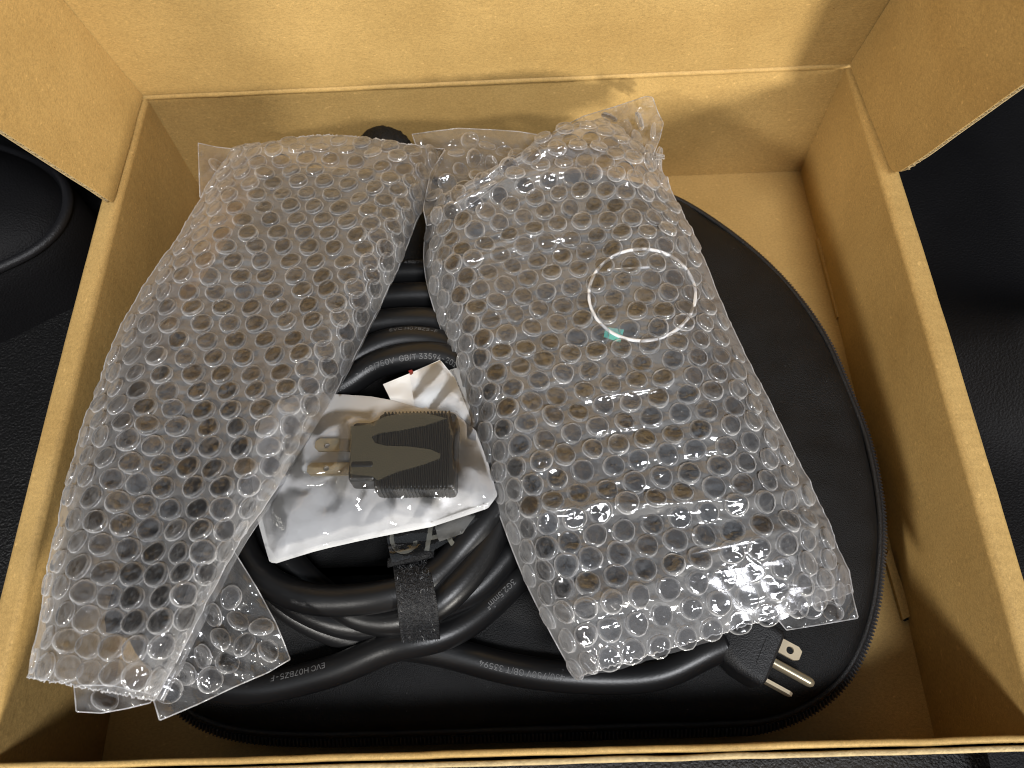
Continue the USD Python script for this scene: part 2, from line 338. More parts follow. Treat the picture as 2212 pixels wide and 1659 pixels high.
obj('gusset', loft(rings, False), M_nylon, bag, smooth=True)
edge = inset(.005, .0325)
tp = [inset(.006+i**1.5*.0016, .0325+.012*(1-math.exp(-i*.28))) for i in range(14)]
V = np.vstack(tp); V[:, 2] += .005*(meshkit.fbm(V*np.array([30, 30, 0])+3, 3, 4)-.5)+.0012*np.abs(meshkit.noise(V*np.array([40, 110, 0]), 9)-.5)
n_ = len(O); f_ = []
top = loft(V.reshape(len(tp), n_, 3), False); last = V[-n_:]; tri = Delaunay(last[:, :2])
top = trimesh.Trimesh(np.vstack([top.vertices, [np.r_[cen, .045]]]), np.vstack([top.faces, np.stack([np.arange(n_)+(len(tp)-1)*n_, (np.arange(n_)+1) % n_+(len(tp)-1)*n_, np.full(n_, n_*len(tp))], 1)]), process=False)
if top.face_normals[:, 2].mean() < 0: top.invert()
obj('top_panel', top, M_nylon, bag, smooth=True)
def closed_tube(C, r, k=8): 
    C = np.vstack([C, C[:2]]); return tube(C, r, k, False)
obj('piping', closed_tube(edge, .0016), M_piping, bag, smooth=True)
zt = loft([inset(-.0004, .0195), inset(0, .0262), inset(.0030, .0300), inset(.0050, .0326)], False)
zp = obj('zipper', zt, M_piping, bag, smooth=True)
zl = inset(.0013, .0289); L = np.r_[0, np.cumsum(np.linalg.norm(np.diff(np.vstack([zl, zl[:1]]), axis=0), axis=1))]
zz = np.vstack([zl, zl[:1]]); teeth = []
for s in np.arange(0, L[-1], .0019):
    c = np.array([np.interp(s, L, zz[:, k]) for k in range(3)]); c2 = np.array([np.interp((s+.001) % L[-1], L, zz[:, k]) for k in range(3)])
    t = c2-c; t /= np.linalg.norm(t)+1e-9; o_ = np.array([t[1], -t[0], 0])
    if (c-np.r_[cen, c[2]])@o_ < 0: o_ = -o_
    b = trimesh.creation.box((.0010, .0013, .0044)); b.vertices[:, 0] *= np.where(b.vertices[:, 1] > 0, .6, 1)
    M4 = np.eye(4); M4[:3, 0] = t; M4[:3, 1] = o_*.72+np.array([0, 0, .69]); M4[:3, 2] = np.array([0, 0, .72])-o_*.69; M4[:3, 3] = c; b.apply_transform(M4); teeth.append(b)
obj('zipper_teeth', cat(teeth), M_tooth, zp, smooth=False, kind='stuff')
lint = []
tv = top.triangles_center; tn_ = top.face_normals; ok = np.where(tn_[:, 2] > .7)[0]
pts, fi = trimesh.sample.sample_surface(top, 260, seed=5)
for p, k in zip(pts, fi):
    d = rng.normal(size=3); d[2] = 0; d /= np.linalg.norm(d); l = rng.uniform(.0002, .0009); w = np.cross(d, [0, 0, 1])*rng.uniform(.00005, .00014); p = p+tn_[k]*.0003
    lint.append(np.array([p-w, p+w, p+d*l+w, p+d*l-w]))
ff = np.arange(len(lint))[:, None]*4
obj('lint', trimesh.Trimesh(np.vstack(lint), np.vstack([ff+[0, 1, 2], ff+[0, 2, 3]]), process=False), simple('lint_grey', (.10, .10, .10), .9), bag, smooth=False, kind='stuff')
# webbing loop of the bag handle sticking up at the back
hl = spline([P(775, 335, .058), P(794, 303, .064), P(814, 290, .068), P(838, 291, .068), P(860, 305, .064), P(880, 335, .058)], 30)
T, U, S = frames(hl); wb = []
for i in range(len(hl)):
    a = np.linspace(0, 2*np.pi, 14, endpoint=False); wb.append(hl[i]+np.cos(a)[:, None]*U[i]*.0022+np.sin(a)[:, None]*S[i]*.0065)
wbm = loft(wb); v = wbm.vertices; wbm.vertices = v+wbm.vertex_normals*((meshkit.noise(v*900, 3)-.5)*.0012)[:, None]
obj('carry_handle', wbm, M_webbing, bag, smooth=True)

# ------------------------------------------------------------------ charging cable: one long coil, its printing, its plug
cable = thing('charging_cable', 'long thick black rubber cable coiled on the zip bag, ending in a three pin plug', 'cable')
RC = .0072
path = [(1575, 1388, .055), (1520, 1412, .052), (1440, 1450, .05), (1343, 1465, .049), (1206, 1460, .05), (1080, 1440, .051), (960, 1408, .052), (850, 1390, .052), (740, 1368, .052), (640, 1322, .052), (560, 1250, .052), (480, 1100, .052), (470, 900, .052), (545, 740, .052), (690, 625, .052), (890, 587, .055), (1080, 620, .054), (1200, 760, .053), (1250, 950, .053), (1225, 1090, .054), (1178, 1180, .056), (1113, 1252, .058), (1032, 1328, .061), (948, 1374, .064), (868, 1392, .064), (816, 1409, .061), (742, 1441, .057), (645, 1470, .055), (548, 1487, .055), (430, 1470, .055), (320, 1380, .055), (290, 1200, .056), (310, 1000, .056), (420, 790, .056), (600, 670, .06), (750, 648, .064), (907, 637, .066), (1060, 665, .064), (1180, 800, .062), (1215, 960, .062), (1165, 1120, .064), (1090, 1205, .066), (1030, 1268, .066), (950, 1310, .066), (850, 1345, .062), (740, 1345, .058), (600, 1270, .058), (520, 1130, .06), (510, 960, .062), (590, 800, .066), (720, 720, .07), (880, 692, .072), (960, 700, .072), (1080, 765, .07), (1145, 900, .068), (1130, 1030, .072), (1080, 1130, .075), (1030, 1215, .077), (975, 1280, .078), (900, 1330, .074), (780, 1330, .064), (640, 1230, .064), (570, 1090, .066), (580, 950, .07), (660, 845, .073), (763, 775, .076), (830, 742, .078), (890, 733, .078), (970, 748, .077), (1065, 820, .076), (1110, 950, .076), (1085, 1070, .078), (1032, 1146, .079), (984, 1201, .078), (930, 1250, .079), (850, 1283, .080), (742, 1297, .077), (677, 1294, .076), (613, 1275, .075), (555, 1235, .074), (515, 1160, .073), (510, 1040, .073), (570, 920, .074), (650, 870, .076), (742, 833, .079), (800, 795, .081), (850, 777, .082), (910, 768, .082), (980, 779, .081), (1050, 850, .078), (1085, 950, .076), (1060, 1040, .074)]
CC = spline([P(*q) for q in path], 1500)
cl = np.r_[0, np.cumsum(np.linalg.norm(np.diff(CC, axis=0), axis=1))]
Tc, Uc, Sc = frames(CC)
obj('sheath', tube(CC, RC, 20), M_rubber, cable, smooth=True)
def cable_text(text, px, py, z, deg, height, along=1, occ=0):
    """printing wrapped on the sheath from the spot nearest to (px, py); deg = how far round from the top, viewer side positive"""
    q = P(px, py, z); i0 = int(np.argmin(np.linalg.norm(CC-q, axis=1)))
    tm = meshkit.text_mesh(text, height, .00005); v = tm.vertices.copy()
    s = cl[i0]+along*v[:, 0]
    g = lambda A: np.stack([np.interp(s, cl, A[:, k]) for k in range(3)], 1)
    C0, U0, S0 = g(CC), g(Uc), g(Sc)
    # letters stand with their feet on the right of the reading direction
    a = math.radians(deg)*1.0-along*v[:, 1]/RC
    nrm = np.cos(a)[:, None]*U0+np.sin(a)[:, None]*S0
    tm.vertices = C0+nrm*(RC+.00012+v[:, 2:3])
    if (np.einsum('ij,ij->i', tm.face_normals, nrm[tm.faces[:, 0]])).mean() < 0 and False: tm.invert()
    obj('printed_marking', tm, M_print, cable, smooth=False)
cable_text('3G2.5mm² 450/750V  GB/T 33594-2017', 700, 850, .079, 42, .0028)
cable_text('450/750V  GB/T', 876, 589, .055, -8, .0023)
cable_text('EVC H07BZ5-F', 846, 737, .078, -15, .0023)
cable_text('EVC H07BZ5-F', 716, 1450, .056, 30, .0026)
cable_text('450/750V GB/T 33594', 1215, 1462, .05, 0, .0026)
cable_text('3G2.5mm²', 1105, 1260, .058, 0, .0026)
cable_text('BCHM', 1090, 1115, .075, 30, .0028)
cable_text('VSCV', 1150, 1130, .064, 20, .0026)
# plug: barrel body, upright blade, flat blade, earth pin
zf_ = .052
F = P(1662, 1428, zf_); Bk = P(1562, 1380, zf_+.002); ax = P(1745, 1473, zf_)-F; ax[2] = 0; ax /= np.linalg.norm(ax)
wd = np.cross([0, 0, 1.], ax); upv = np.array([0, 0, 1.])
Lp = (F-Bk)@ax
def ring8(c, w, h, ch, k=4):
    pts = []
    for sx, sy, a0 in ((1, 1, 0), (-1, 1, 90), (-1, -1, 180), (1, -1, 270)):
        for t in np.linspace(0, 90, k):
            a = math.radians(a0+t); pts.append(c+wd*(sx*(w-ch)+ch*math.cos(a))+upv*(sy*(h-ch)+ch*math.sin(a)))
    return pts
prof = [(-.030, .0072, .0072, .0071), (-.024, .0085, .008, .0078), (-.018, .0118, .0105, .006), (-.012, .0135, .0120, .0045), (-.005, .0138, .0122, .0042), (-.0012, .0135, .0119, .0042), (0, .0122, .0108, .0038)]
plug = obj('plug', loft([ring8(F+ax*a, w, h, c) for a, w, h, c in prof]), M_plug, cable, smooth=35)
def orient(ms, o, a, b, c):
    M4 = np.eye(4); M4[:3, 0] = a; M4[:3, 1] = b; M4[:3, 2] = c; M4[:3, 3] = o; ms.apply_transform(M4)
    if ms.volume < 0: ms.invert()
    return ms
bl = Polygon([(0, -.0033), (.0085, -.0033), (.0105, -.002), (.0105, .002), (.0085, .0033), (0, .0033)]).difference(Point(.0055, 0).buffer(.0017))
fb = trimesh.creation.extrude_polygon(bl, .0016, engine='earcut')
obj('prong', orient(fb, F+wd*.0078+upv*.0035, ax, wd, upv), M_nickel, plug, smooth=30, label='flat brass blade with a round hole')
for k in range(5):
    rbp = trimesh.creation.box((.0011, .013-.0006*k, .0012)); obj('grip_ridge', orient(rbp, F-ax*(.0065+.0022*k)+upv*(.0120-.0004*k), ax, wd, upv), M_plug, plug, smooth=False)
vb = trimesh.creation.extrude_polygon(Polygon([(0, -.0032), (.0125, -.0032), (.014, -.0018), (.014, .0018), (.0125, .0032), (0, .0032)]), .0016, engine='earcut')
obj('prong', orient(vb, F-wd*.0080-upv*.001, ax, upv, -wd), M_nickel, plug, smooth=30, label='blade seen on its edge')
obj('prong', tube(np.array([F+ax*t+upv*.002-wd*.0002 for t in (-.002, .005, .012, .018, .0195, .0205)]), [.0023, .0023, .0023, .0023, .002, .0012], 16), M_brass, plug, smooth=35, label='round brass earth pin')

# ------------------------------------------------------------------ hook tape strap round the cable bundle
strap = thing('cable_strap', 'fuzzy black hook and loop strap wrapped round the lower cable bundle', 'strap')
sc = [((846, 1205), (932, 1196), .070), ((849, 1224), (928, 1214), .081), ((853, 1258), (934, 1250), .0875), ((857, 1296), (941, 1288), .0878), ((861, 1340), (947, 1330), .083), ((866, 1380), (950, 1372), .074), ((868, 1402), (951, 1396), .062), ((868, 1414), (950, 1410), .050)]
lf = spline([P(*a, z) for a, b, z in sc], 50); rt = spline([P(*b, z) for a, b, z in sc], 50)
G = np.stack([lf+(rt-lf)*t for t in np.linspace(0, 1, 22)], 1)
G[..., 2] += .0006*(meshkit.noise(G*900, 3)-.5)+.0008*(meshkit.noise(G*120, 5)-.5)
sm = gridmesh(G); 
if sm.face_normals[:, 2].mean() < 0: sm.invert()
obj('tape', solidify(sm, .0012), M_velcro, strap, smooth=True)
fz = []
sn = sm.vertex_normals.reshape(50, 22, 3)
for k in range(2600):
    i, j = rng.integers(4, 47), rng.uniform(1.2, 19.8); j0 = int(j); p = G[i, j0]+(G[i, j0+1]-G[i, j0])*(j-j0)+(G[i+1, j0]-G[i, j0])*rng.random() if i < 49 else G[i, j0]
    d = rng.normal(size=3)*.7+sn[i, j0]*.5; d /= np.linalg.norm(d); l = rng.uniform(.0006, .0015); w = np.cross(d, rng.normal(size=3)); w *= .00011/np.linalg.norm(w)
    fz.append(np.array([p-w, p+w, p+d*l+w+sn[i, j0]*.0003, p+d*l-w+sn[i, j0]*.0003]))
Vf = np.vstack(fz); ff = np.arange(len(fz))[:, None]*4
obj('hook_fibres', trimesh.Trimesh(Vf, np.vstack([ff+[0, 1, 2], ff+[0, 2, 3]]), process=False), M_fuzz, strap, smooth=False, kind='stuff')
bar = spline([P(838, 1216, .083), P(870, 1209, .0845), P(905, 1202, .0845), P(938, 1194, .083)], 12)
obj('strap_fold', loft([[c+np.array([0, .0022*math.cos(a), .0012*math.sin(a)]) for a in np.linspace(0, 2*np.pi, 10, endpoint=False)] for c in bar]), M_webbing, strap, smooth=True)

# ------------------------------------------------------------------ packets between the two pouches
FOLDS = {}
def crumple(a, b, amp, sc, seed):
    """flat facets meeting in sharp creases: folded waves in several directions"""
    if (sc, seed) not in FOLDS:
        g = np.random.default_rng(seed); FOLDS[sc, seed] = [(g.uniform(0, math.pi), sc*g.uniform(.45, 1.5), g.random()) for _ in range(5)]
    F5 = FOLDS[sc, seed]; wz = 22/max(sc*40, .4)
    Q = np.array([[a*.012, b*.012, seed], [a*.012+31, b*.012, seed+9.]]+[[a*sc*.6+k*7, b*sc*.6, seed+k] for k in range(5)])
    N = meshkit.noise(Q, 4); wx, wy = wz*(N[0]-.5), wz*(N[1]-.5); z = 0.
    for k, (t, f, o) in enumerate(F5):
        x = ((a+wx)*math.cos(t)+(b+wy)*math.sin(t))*f+o
        z += (abs((x % 1)*2-1)-.5)*N[2+k]*(sc/f)**.5
    return amp*z*.8
# clear bag with large letters, under the white one
cb = thing('clear_bag', 'small clear plastic bag with big pale letters, tucked under the white packet beside the strap', 'bag')
ms, bd = polysheet([(828, 1120), (845, 1216), (930, 1194), (985, 1160), (1052, 1105), (1040, 1050), (930, 1060)], lambda a, b: .0858+crumple(a, b, .001, .03, 3), 7)
obj('film', ms, M_bag_film, cb, smooth=True)
for ch, a, b, hh in (('C', 842, 1203, .0145), ('A', 914, 1192, .0165)):
    tm = meshkit.text_mesh(ch, hh, .0001); o_ = P(a, b, .0845); t_ = P(a+60, b-14, .0845)-o_; t_ /= np.linalg.norm(t_); u_ = np.cross([0, 0, 1.], t_)
    tm.vertices = o_+tm.vertices[:, :1]*t_+tm.vertices[:, 1:2]*u_+tm.vertices[:, 2:]*np.array([0, 0, 1.]); obj('printed_letter', tm, M_letter, cb, smooth=False)
ms, _ = polysheet([(936, 1124), (948, 1170), (1012, 1148), (1030, 1120), (1018, 1095)], lambda a, b: .0851)
obj('paper_label', solidify(ms, .0002), M_label, cb, smooth=False)
# leaflet and packet behind
lf_ = thing('leaflet', 'grey printed leaflet with tiny lettering behind the white packet, beside the right pouch', 'leaflet')
ms, _ = polysheet([(968, 800), (1000, 790), (1035, 860), (1072, 985), (1075, 1040), (1040, 950)], lambda a, b: .0868)
obj('sheet', solidify(ms, .0002), M_grey, lf_, smooth=False)
a_, b_ = P(973, 800, .0872), P(1002, 872, .0872); tx = b_-a_; tx /= np.linalg.norm(tx); ty = np.cross([0, 0, 1.], tx)
for k, tt in enumerate(('CAUTION: READ BEFORE USE', 'KEEP AWAY FROM CHILDREN')):
    tm = meshkit.text_mesh(tt, .0010, .00004); tm.vertices = a_+tm.vertices[:, :1]*tx+(tm.vertices[:, 1:2]+.0004-.0019*k)*ty+tm.vertices[:, 2:]*np.array([0, 0, 1.])
    if k == 0: obj('tiny_print', tm, M_ink, lf_, smooth=False)
pk = thing('paper_packet', 'white folded card packet in clear film standing up behind the adapter packet', 'packet')
ms, _ = polysheet([(827, 830), (900, 800), (951, 777), (982, 815), (1018, 905), (1010, 960), (880, 950), (846, 868)], lambda a, b: .0888+crumple(a, b, .0012, .02, 8))
obj('card', solidify(ms, .0003), M_paper, pk, smooth=True)
ms, _ = polysheet([(884, 806), (951, 779), (984, 817), (1026, 905), (1030, 980), (900, 900)], lambda a, b: .0902+crumple(a, b, .004, .015, 12), 6)
obj('film', ms, M_bag_film, pk, smooth=True)
ms, _ = polysheet([(882, 801), (890, 798), (893, 806), (887, 811)], lambda a, b: .0906, 3, 2)
obj('red_mark', ms, M_red, pk, smooth=False)
# white backed bag holding the adapter
zadp = .094
wbg = thing('adapter_packet', 'crumpled white backed plastic packet holding the black adapter, lying on the coil', 'packet')
wpoly = [(552, 1108), (540, 1000), (570, 880), (650, 850), (740, 852), (800, 856), (850, 865), (902, 880), (985, 892), (1028, 930), (1058, 1010), (1075, 1070), (1054, 1098), (932, 1138), (800, 1163), (690, 1188), (640, 1203), (596, 1217), (582, 1214), (572, 1180)]
def zwhite(a, b):
    e = Polygon(wpoly).exterior.distance(Point(a, b))
    return .0905+.003*min(1, e/60)-.002*np.clip((b-1080)/140, 0, 1)+crumple(a, b, .0010, .010, 21)*min(1, e/25)
ms, _ = polysheet(wpoly, zwhite, 8)
obj('white_backing', solidify(ms, .0003), M_poly, wbg, smooth=True)
# adapter plug
adp = thing('adapter_plug', 'black ribbed mains plug adapter with two flat prongs inside the white packet', 'adapter')
ZA = .1065
o0 = P(754, 972, ZA); e0 = P(985, 968, ZA); xa = e0-o0; xa[2] = 0; LA = np.linalg.norm(xa); xa /= LA; ya = np.cross([0, 0, 1.], xa)
wN = np.linalg.norm(P(754, 910, ZA)-P(754, 1037, ZA))/2; wG = np.linalg.norm(P(870, 888, ZA)-P(870, 1060, ZA))/2
off = 0.0
def rbox(x0, x1, w, z0, z1, r, w1=None):
    w1 = w if w1 is None else w1; rs = []
    for x, ww, ins in ((x0, w, r), (x0+r*.4, w, r*.25), (x0+r, w, 0), (x1-r, w1, 0), (x1-r*.4, w1, r*.25), (x1, w1, r)):
        k = []; hw, zt, zb = ww-ins, z1-ins, z0
        for sx, sy, a0 in ((1, 1, 0), (-1, 1, 90), (-1, -1, 180), (1, -1, 270)):
            for t in (0, 30, 60, 90):
                a = math.radians(a0+t)
                k.append(o0*np.array([1, 1, 0])+xa*x+ya*(sx*(hw-r)+r*math.cos(a))+np.array([0, 0, (zt-r if sy > 0 else zb+r)+r*math.sin(a)]))
        rs.append(k)
    return loft(rs)
xn = LA*.24
obj('neck', rbox(0, xn+.001, wN, ZA-.020, ZA-.0012, .0018), M_adapt, adp, smooth=35)
obj('grip', rbox(xn, LA, wG*.97, ZA-.022, ZA-.0012, .0022), M_adapt, adp, smooth=35)
nr = int((LA-xn-.004)/.00165)
for k in range(nr):
    x = xn+.003+k*.00165
    obj('rib', rbox(x, x+.0009, wG*.985, ZA-.020, ZA-.0004, .0004), M_adapt, adp, smooth=35)
def loc(X, Y):
    # spot on the adapter's top from a place in the photograph
    q = P(548.5+.2976*X, 713+.2976*Y, ZA)-o0; return (q@xa, q@ya)
pet = Polygon([loc(*q) for q in ((700, 700), (800, 690), (880, 660), (960, 625), (1080, 605), (1230, 600), (1400, 640), (1250, 690), (1050, 730), (920, 745), (850, 770), (880, 820), (960, 840), (1120, 845), (1280, 865), (1355, 900), (1350, 930), (1200, 985), (1050, 1025), (960, 1060), (900, 1090), (860, 1060), (740, 1050), (700, 1040))]).buffer(.0008).buffer(-.0008)
pm = trimesh.creation.extrude_polygon(pet, .0011, engine='earcut'); pm.vertices = o0*np.array([1, 1, 0])+pm.vertices[:, :1]*xa+pm.vertices[:, 1:2]*ya+(pm.vertices[:, 2:]+ZA-.0010)*np.array([0, 0, 1.])
obj('grip_inlay', pm, M_petal, adp, smooth=30)
for k, ((x0, y0), (x1, y1), hole) in enumerate((((678, 797), (418, 797), (505, 803)), ((690, 972), (360, 976), (500, 970)))):
    ps, pe = np.array(loc(x0, y0)), np.array(loc(x1, y1)); hl_ = np.array(loc(*hole)); w = .0031
    d = pe-ps; Lq = np.linalg.norm(d); d /= Lq; nn = np.array([-d[1], d[0]])
    pg = Polygon([ps-d*.003+nn*w, ps+d*(Lq-.0018)+nn*w, pe+nn*w*.45, pe-nn*w*.45, ps+d*(Lq-.0018)-nn*w, ps-d*.003-nn*w]).difference(Point(*hl_).buffer(.0014))
    pr = trimesh.creation.extrude_polygon(pg, .0015, engine='earcut'); pr.vertices = o0*np.array([1, 1, 0])+pr.vertices[:, :1]*xa+pr.vertices[:, 1:2]*ya+(pr.vertices[:, 2:]+ZA-.0075)*np.array([0, 0, 1.])
    obj('prong', pr, M_brass, adp, smooth=30)
rg = rbox(.001, xn*1.02, .0018, ZA-.004, ZA+.0004, .0012); rg.vertices += ya*loc(760, 975)[1]
obj('key_ridge', rg, M_adapt, adp, smooth=35)
# the clear front of that packet, draped over the adapter
body = Polygon([tuple(np.array((548.5+.2976*X, 713+.2976*Y))) for X, Y in ((690, 670), (870, 670), (900, 585), (1420, 570), (1460, 1165), (900, 1165), (870, 1095), (690, 1095))])
prg = Polygon([(660, 935), (757, 930), (757, 1015), (655, 1015)])
fpoly = [(562, 1105), (575, 1000), (640, 930), (720, 890), (800, 893), (880, 882), (985, 886), (1024, 932), (1054, 1010), (1071, 1066), (1050, 1092), (932, 1132), (800, 1157), (690, 1182), (598, 1208), (580, 1180)]
def zfilm(a, b):
    p_ = Point(a, b); d = body.distance(p_); d2 = prg.distance(p_)
    base = zwhite(a, b)+.0012
    th = math.atan2(b-985, a-870); fold = abs(math.sin(th*4.5+.8*math.sin(d*.03)))**3
    h = (ZA+.0014-base)*math.exp(-(d/30)**1.2)
    h2 = (ZA-.0045-base)*math.exp(-(d2/24)**2)
    e = min(1, d/18)
    return base+max(h, h2, 0)+e*(.0035*fold*math.exp(-d/70)+crumple(a, b, .0013, .011, 33)+.0010)
ms, fb_ = polysheet(fpoly, zfilm, 5)
obj('clear_front', ms, M_bag_film, wbg, smooth=True)

# ------------------------------------------------------------------ bubble wrap
def dome(c, n, tx, ty, r, h, flat=0., k=34):
    """one air bubble: near upright wall, rounded shoulder, slack top; foot ring welded to the film"""
    a = np.linspace(0, 2*np.pi, k, endpoint=False)
    e1, e2 = rng.uniform(-.06, .06), rng.uniform(0, np.pi)
    rad = 1+e1*np.cos(2*(a-e2))+.025*np.cos(3*(a-rng.uniform(0, 6)))
    prof = [(1.06, 0., .10), (1.0, .05, .42), (.985, .30, .12), (.972, .58, .05), (.945, .84, .16), (.89, .965, .10), (.74, 1., 0), (.42, .99, 0), (.16, .985, 0)]
    jit = rng.normal(0, .020, (len(prof), k)); jit[:2] = 0; jit[6:] = 0
    dz = h*(1-flat); ph = rng.uniform(0, 6.28, 4); wr = .05+.5*flat
    V, R = [], []
    tilt = rng.normal(0, .07, 2); dent = rng.normal(0, .22, 2); da = .16*rng.random()+.6*flat
    for j, (q, z, rm) in enumerate(prof):
        rr = r*q*rad*(1+(.016*np.sin(5*a+ph[0]+j)+.022*np.sin(9*a+ph[1]-j*.7)*np.sin(2*a+ph[2]) if 1 < j < 6 else 0)+jit[j])
        x, y = rr*np.cos(a), rr*np.sin(a)
        zz = dz*z*(1+tilt[0]*x/r+tilt[1]*y/r)+dz*z*wr*.35*(np.sin(3*a+ph[2])*np.sin(q*5+ph[3]))
        zz = zz-dz*z*da*np.exp(-(((x/r-dent[0])/.45)**2+((y/r-dent[1])/.3)**2))
        V.append(c+x[:, None]*tx+y[:, None]*ty+np.maximum(zz, 0)[:, None]*n); R += [rm]*k
    V = np.vstack(V+[V[-1].mean(0)[None]]); R.append(0)
    m_ = len(prof); i = np.arange(m_*k).reshape(m_, k); j = np.roll(i, -1, 1)
    f = np.vstack([np.stack([i[:-1].ravel(), j[:-1].ravel(), j[1:].ravel()], 1), np.stack([i[:-1].ravel(), j[1:].ravel(), i[1:].ravel()], 1), np.stack([i[-1], j[-1], np.full(k, m_*k)], 1)])
    return trimesh.Trimesh(V, f, process=False), R
BUB = []
def add_bubbles(parent):
    """every bubble its own piece, the nearest 300; what is left over goes into one piece"""
    BUB.sort(key=lambda q: np.linalg.norm(q[0].vertices.mean(0)-CAM))
    for d, R in BUB[:300]: obj('bubble', d, M_dome, parent, smooth=True, prim=R)
    if BUB[300:]: obj('bubbles', cat([d for d, _ in BUB[300:]]), M_dome, parent, smooth=True, prim=np.concatenate([R for _, R in BUB[300:]]), kind='stuff')
    BUB.clear()
def rim0(n): return np.zeros(n, np.float32)
PITCH_B, RB, HB = .0113, .0051, .0024

class Sheet:
    """film laid through rows of places (left, middle, right), rounded down along its two folded sides"""
    def __init__(s, rows, drop, seed, crease=0., ridges=()):
        s.ridges = ridges
        rows = [(l, m_, r, z) for l, m_, r, z in rows]
        t5 = np.array([0, .06, .5, .94, 1.0]); Gp = []
        for l, m_, r, z in rows:
            l, m_, r = map(np.array, (l, m_, r)); zl, zm, zr = z
            pts = []
            for t in t5:
                if t <= .5: q = l+(m_-l)*t/.5; zz = zl+(zm-zl)*t/.5
                else: q = m_+(r-m_)*(t-.5)/.5; zz = zm+(zr-zm)*(t-.5)/.5
                if t in (0, 1.0): zz -= drop
                pts.append(P(q[0], q[1], zz))
            Gp.append(pts)
        Gp = np.array(Gp); s.n = len(rows)
        ds = np.r_[0, np.cumsum(np.linalg.norm(np.diff(Gp[:, 2], axis=0), axis=1))]; s.L = ds[-1]; ss = ds/ds[-1]
        s.W = np.linalg.norm(Gp[:, 4]-Gp[:, 0], axis=1).mean()
        tt = np.array([0, .1, .5, .9, 1.0])
        s.sp = [RectBivariateSpline(ss, tt, Gp[..., k], kx=3, ky=2, s=0) for k in range(3)]
        s.seed, s.crease = seed, crease
    def raw(s, a, b): return np.stack([q(a, b, grid=False) for q in s.sp], -1)
    def at(s, a, b, fine=1.):
        p = s.raw(a, b); a = np.asarray(a); b = np.asarray(b)
        q = np.stack([a*s.L*55, b*s.W*55, np.zeros_like(a)], -1)
        w = .0026*(meshkit.fbm(q, 3, s.seed)-.5)
        q2 = np.stack([a*s.L*170, b*s.W*26, np.zeros_like(a)], -1)
        q3 = np.stack([a*s.L*240, b*s.W*200, np.zeros_like(a)], -1)
        w = w+fine*(.0011*(.5-np.abs(2*meshkit.fbm(q3, 2, s.seed+5)-1)))
        w = w+s.crease*(.5-np.abs(meshkit.noise(q2, s.seed+3)-.5)*2)
        for a0, sl, am, wd in s.ridges:
            x = (a-a0-sl*(b-.5)-.012*np.sin(b*7+a0*90))*s.L/wd
            w = w+am*np.exp(-np.abs(x)**1.5)*(.45+.55*meshkit.noise(np.stack([b*7, b*0+a0*50, b*0], -1), s.seed+8))
        p[..., 2] += w; return p
    def frame(s, a, b):
        e = .012; c = s.at(a, b); u = s.at(np.minimum(a+e, 1), b)-s.at(np.maximum(a-e, 0), b); v = s.at(a, np.minimum(b+e, 1))-s.at(a, np.maximum(b-e, 0))
        n = np.cross(u, v); n /= np.linalg.norm(n); n = n if n[2] > 0 else -n
        v /= np.linalg.norm(v); return c, n, v, np.cross(n, v)
    def mesh(s, na, nb, dz=0., inset=0.):
        a, b = np.meshgrid(np.linspace(0, 1, na), np.linspace(inset, 1-inset, nb), indexing='ij')
        G = s.at(a, b)
        if np.ndim(dz) or dz: G = G-np.array([0, 0, 1.])*(dz*np.minimum(1, 4*np.minimum(b, 1-b))**.7)[..., None]
        # torn edge
        G[0] += rng.normal(0, .0003, G[0].shape); G[-1] += rng.normal(0, .0003, G[-1].shape)
        m_ = gridmesh(G)
        if m_.face_normals[:, 2].mean() < 0: m_.invert()
        return m_, G
    def bubbles(s, parent, ph=(0., 0.), clip=None):
        s.centres = []
        rows = int(s.L/(PITCH_B*.866)); cnt = 0
        for i in range(rows+3):
            a = (i*PITCH_B*.866+ph[0])/s.L
            if not .004 < a < .992: continue
            w = np.linalg.norm(s.raw(a, 1.)-s.raw(a, 0.)); nb = int(w/PITCH_B)+2
            wd_ = s.W*.5+w*.5
            for j in range(-nb, nb):
                b = .5+((j+.5*(i % 2))*PITCH_B+ph[1])/wd_
                a2 = a+rng.normal(0, .0004)/s.L; b2 = b+rng.normal(0, .0004)/s.W
                if not .02 < b2 < .98: continue
                c, n, tx, ty = s.frame(a2, b2)
                eg = min(b2, 1-b2)*wd_; ea = min(a2, 1-a2)*s.L
                fl = .25*rng.random() if rng.random() < .75 else .25+.4*rng.random()
                if ea < .006 or eg < .007: fl = max(fl, .4)
                s.centres.append(c); d, R = dome(c-n*.0002, n, tx, ty, RB*rng.uniform(.94, 1.05), HB, fl)
                BUB.append((d, R)); cnt += 1
        return cnt
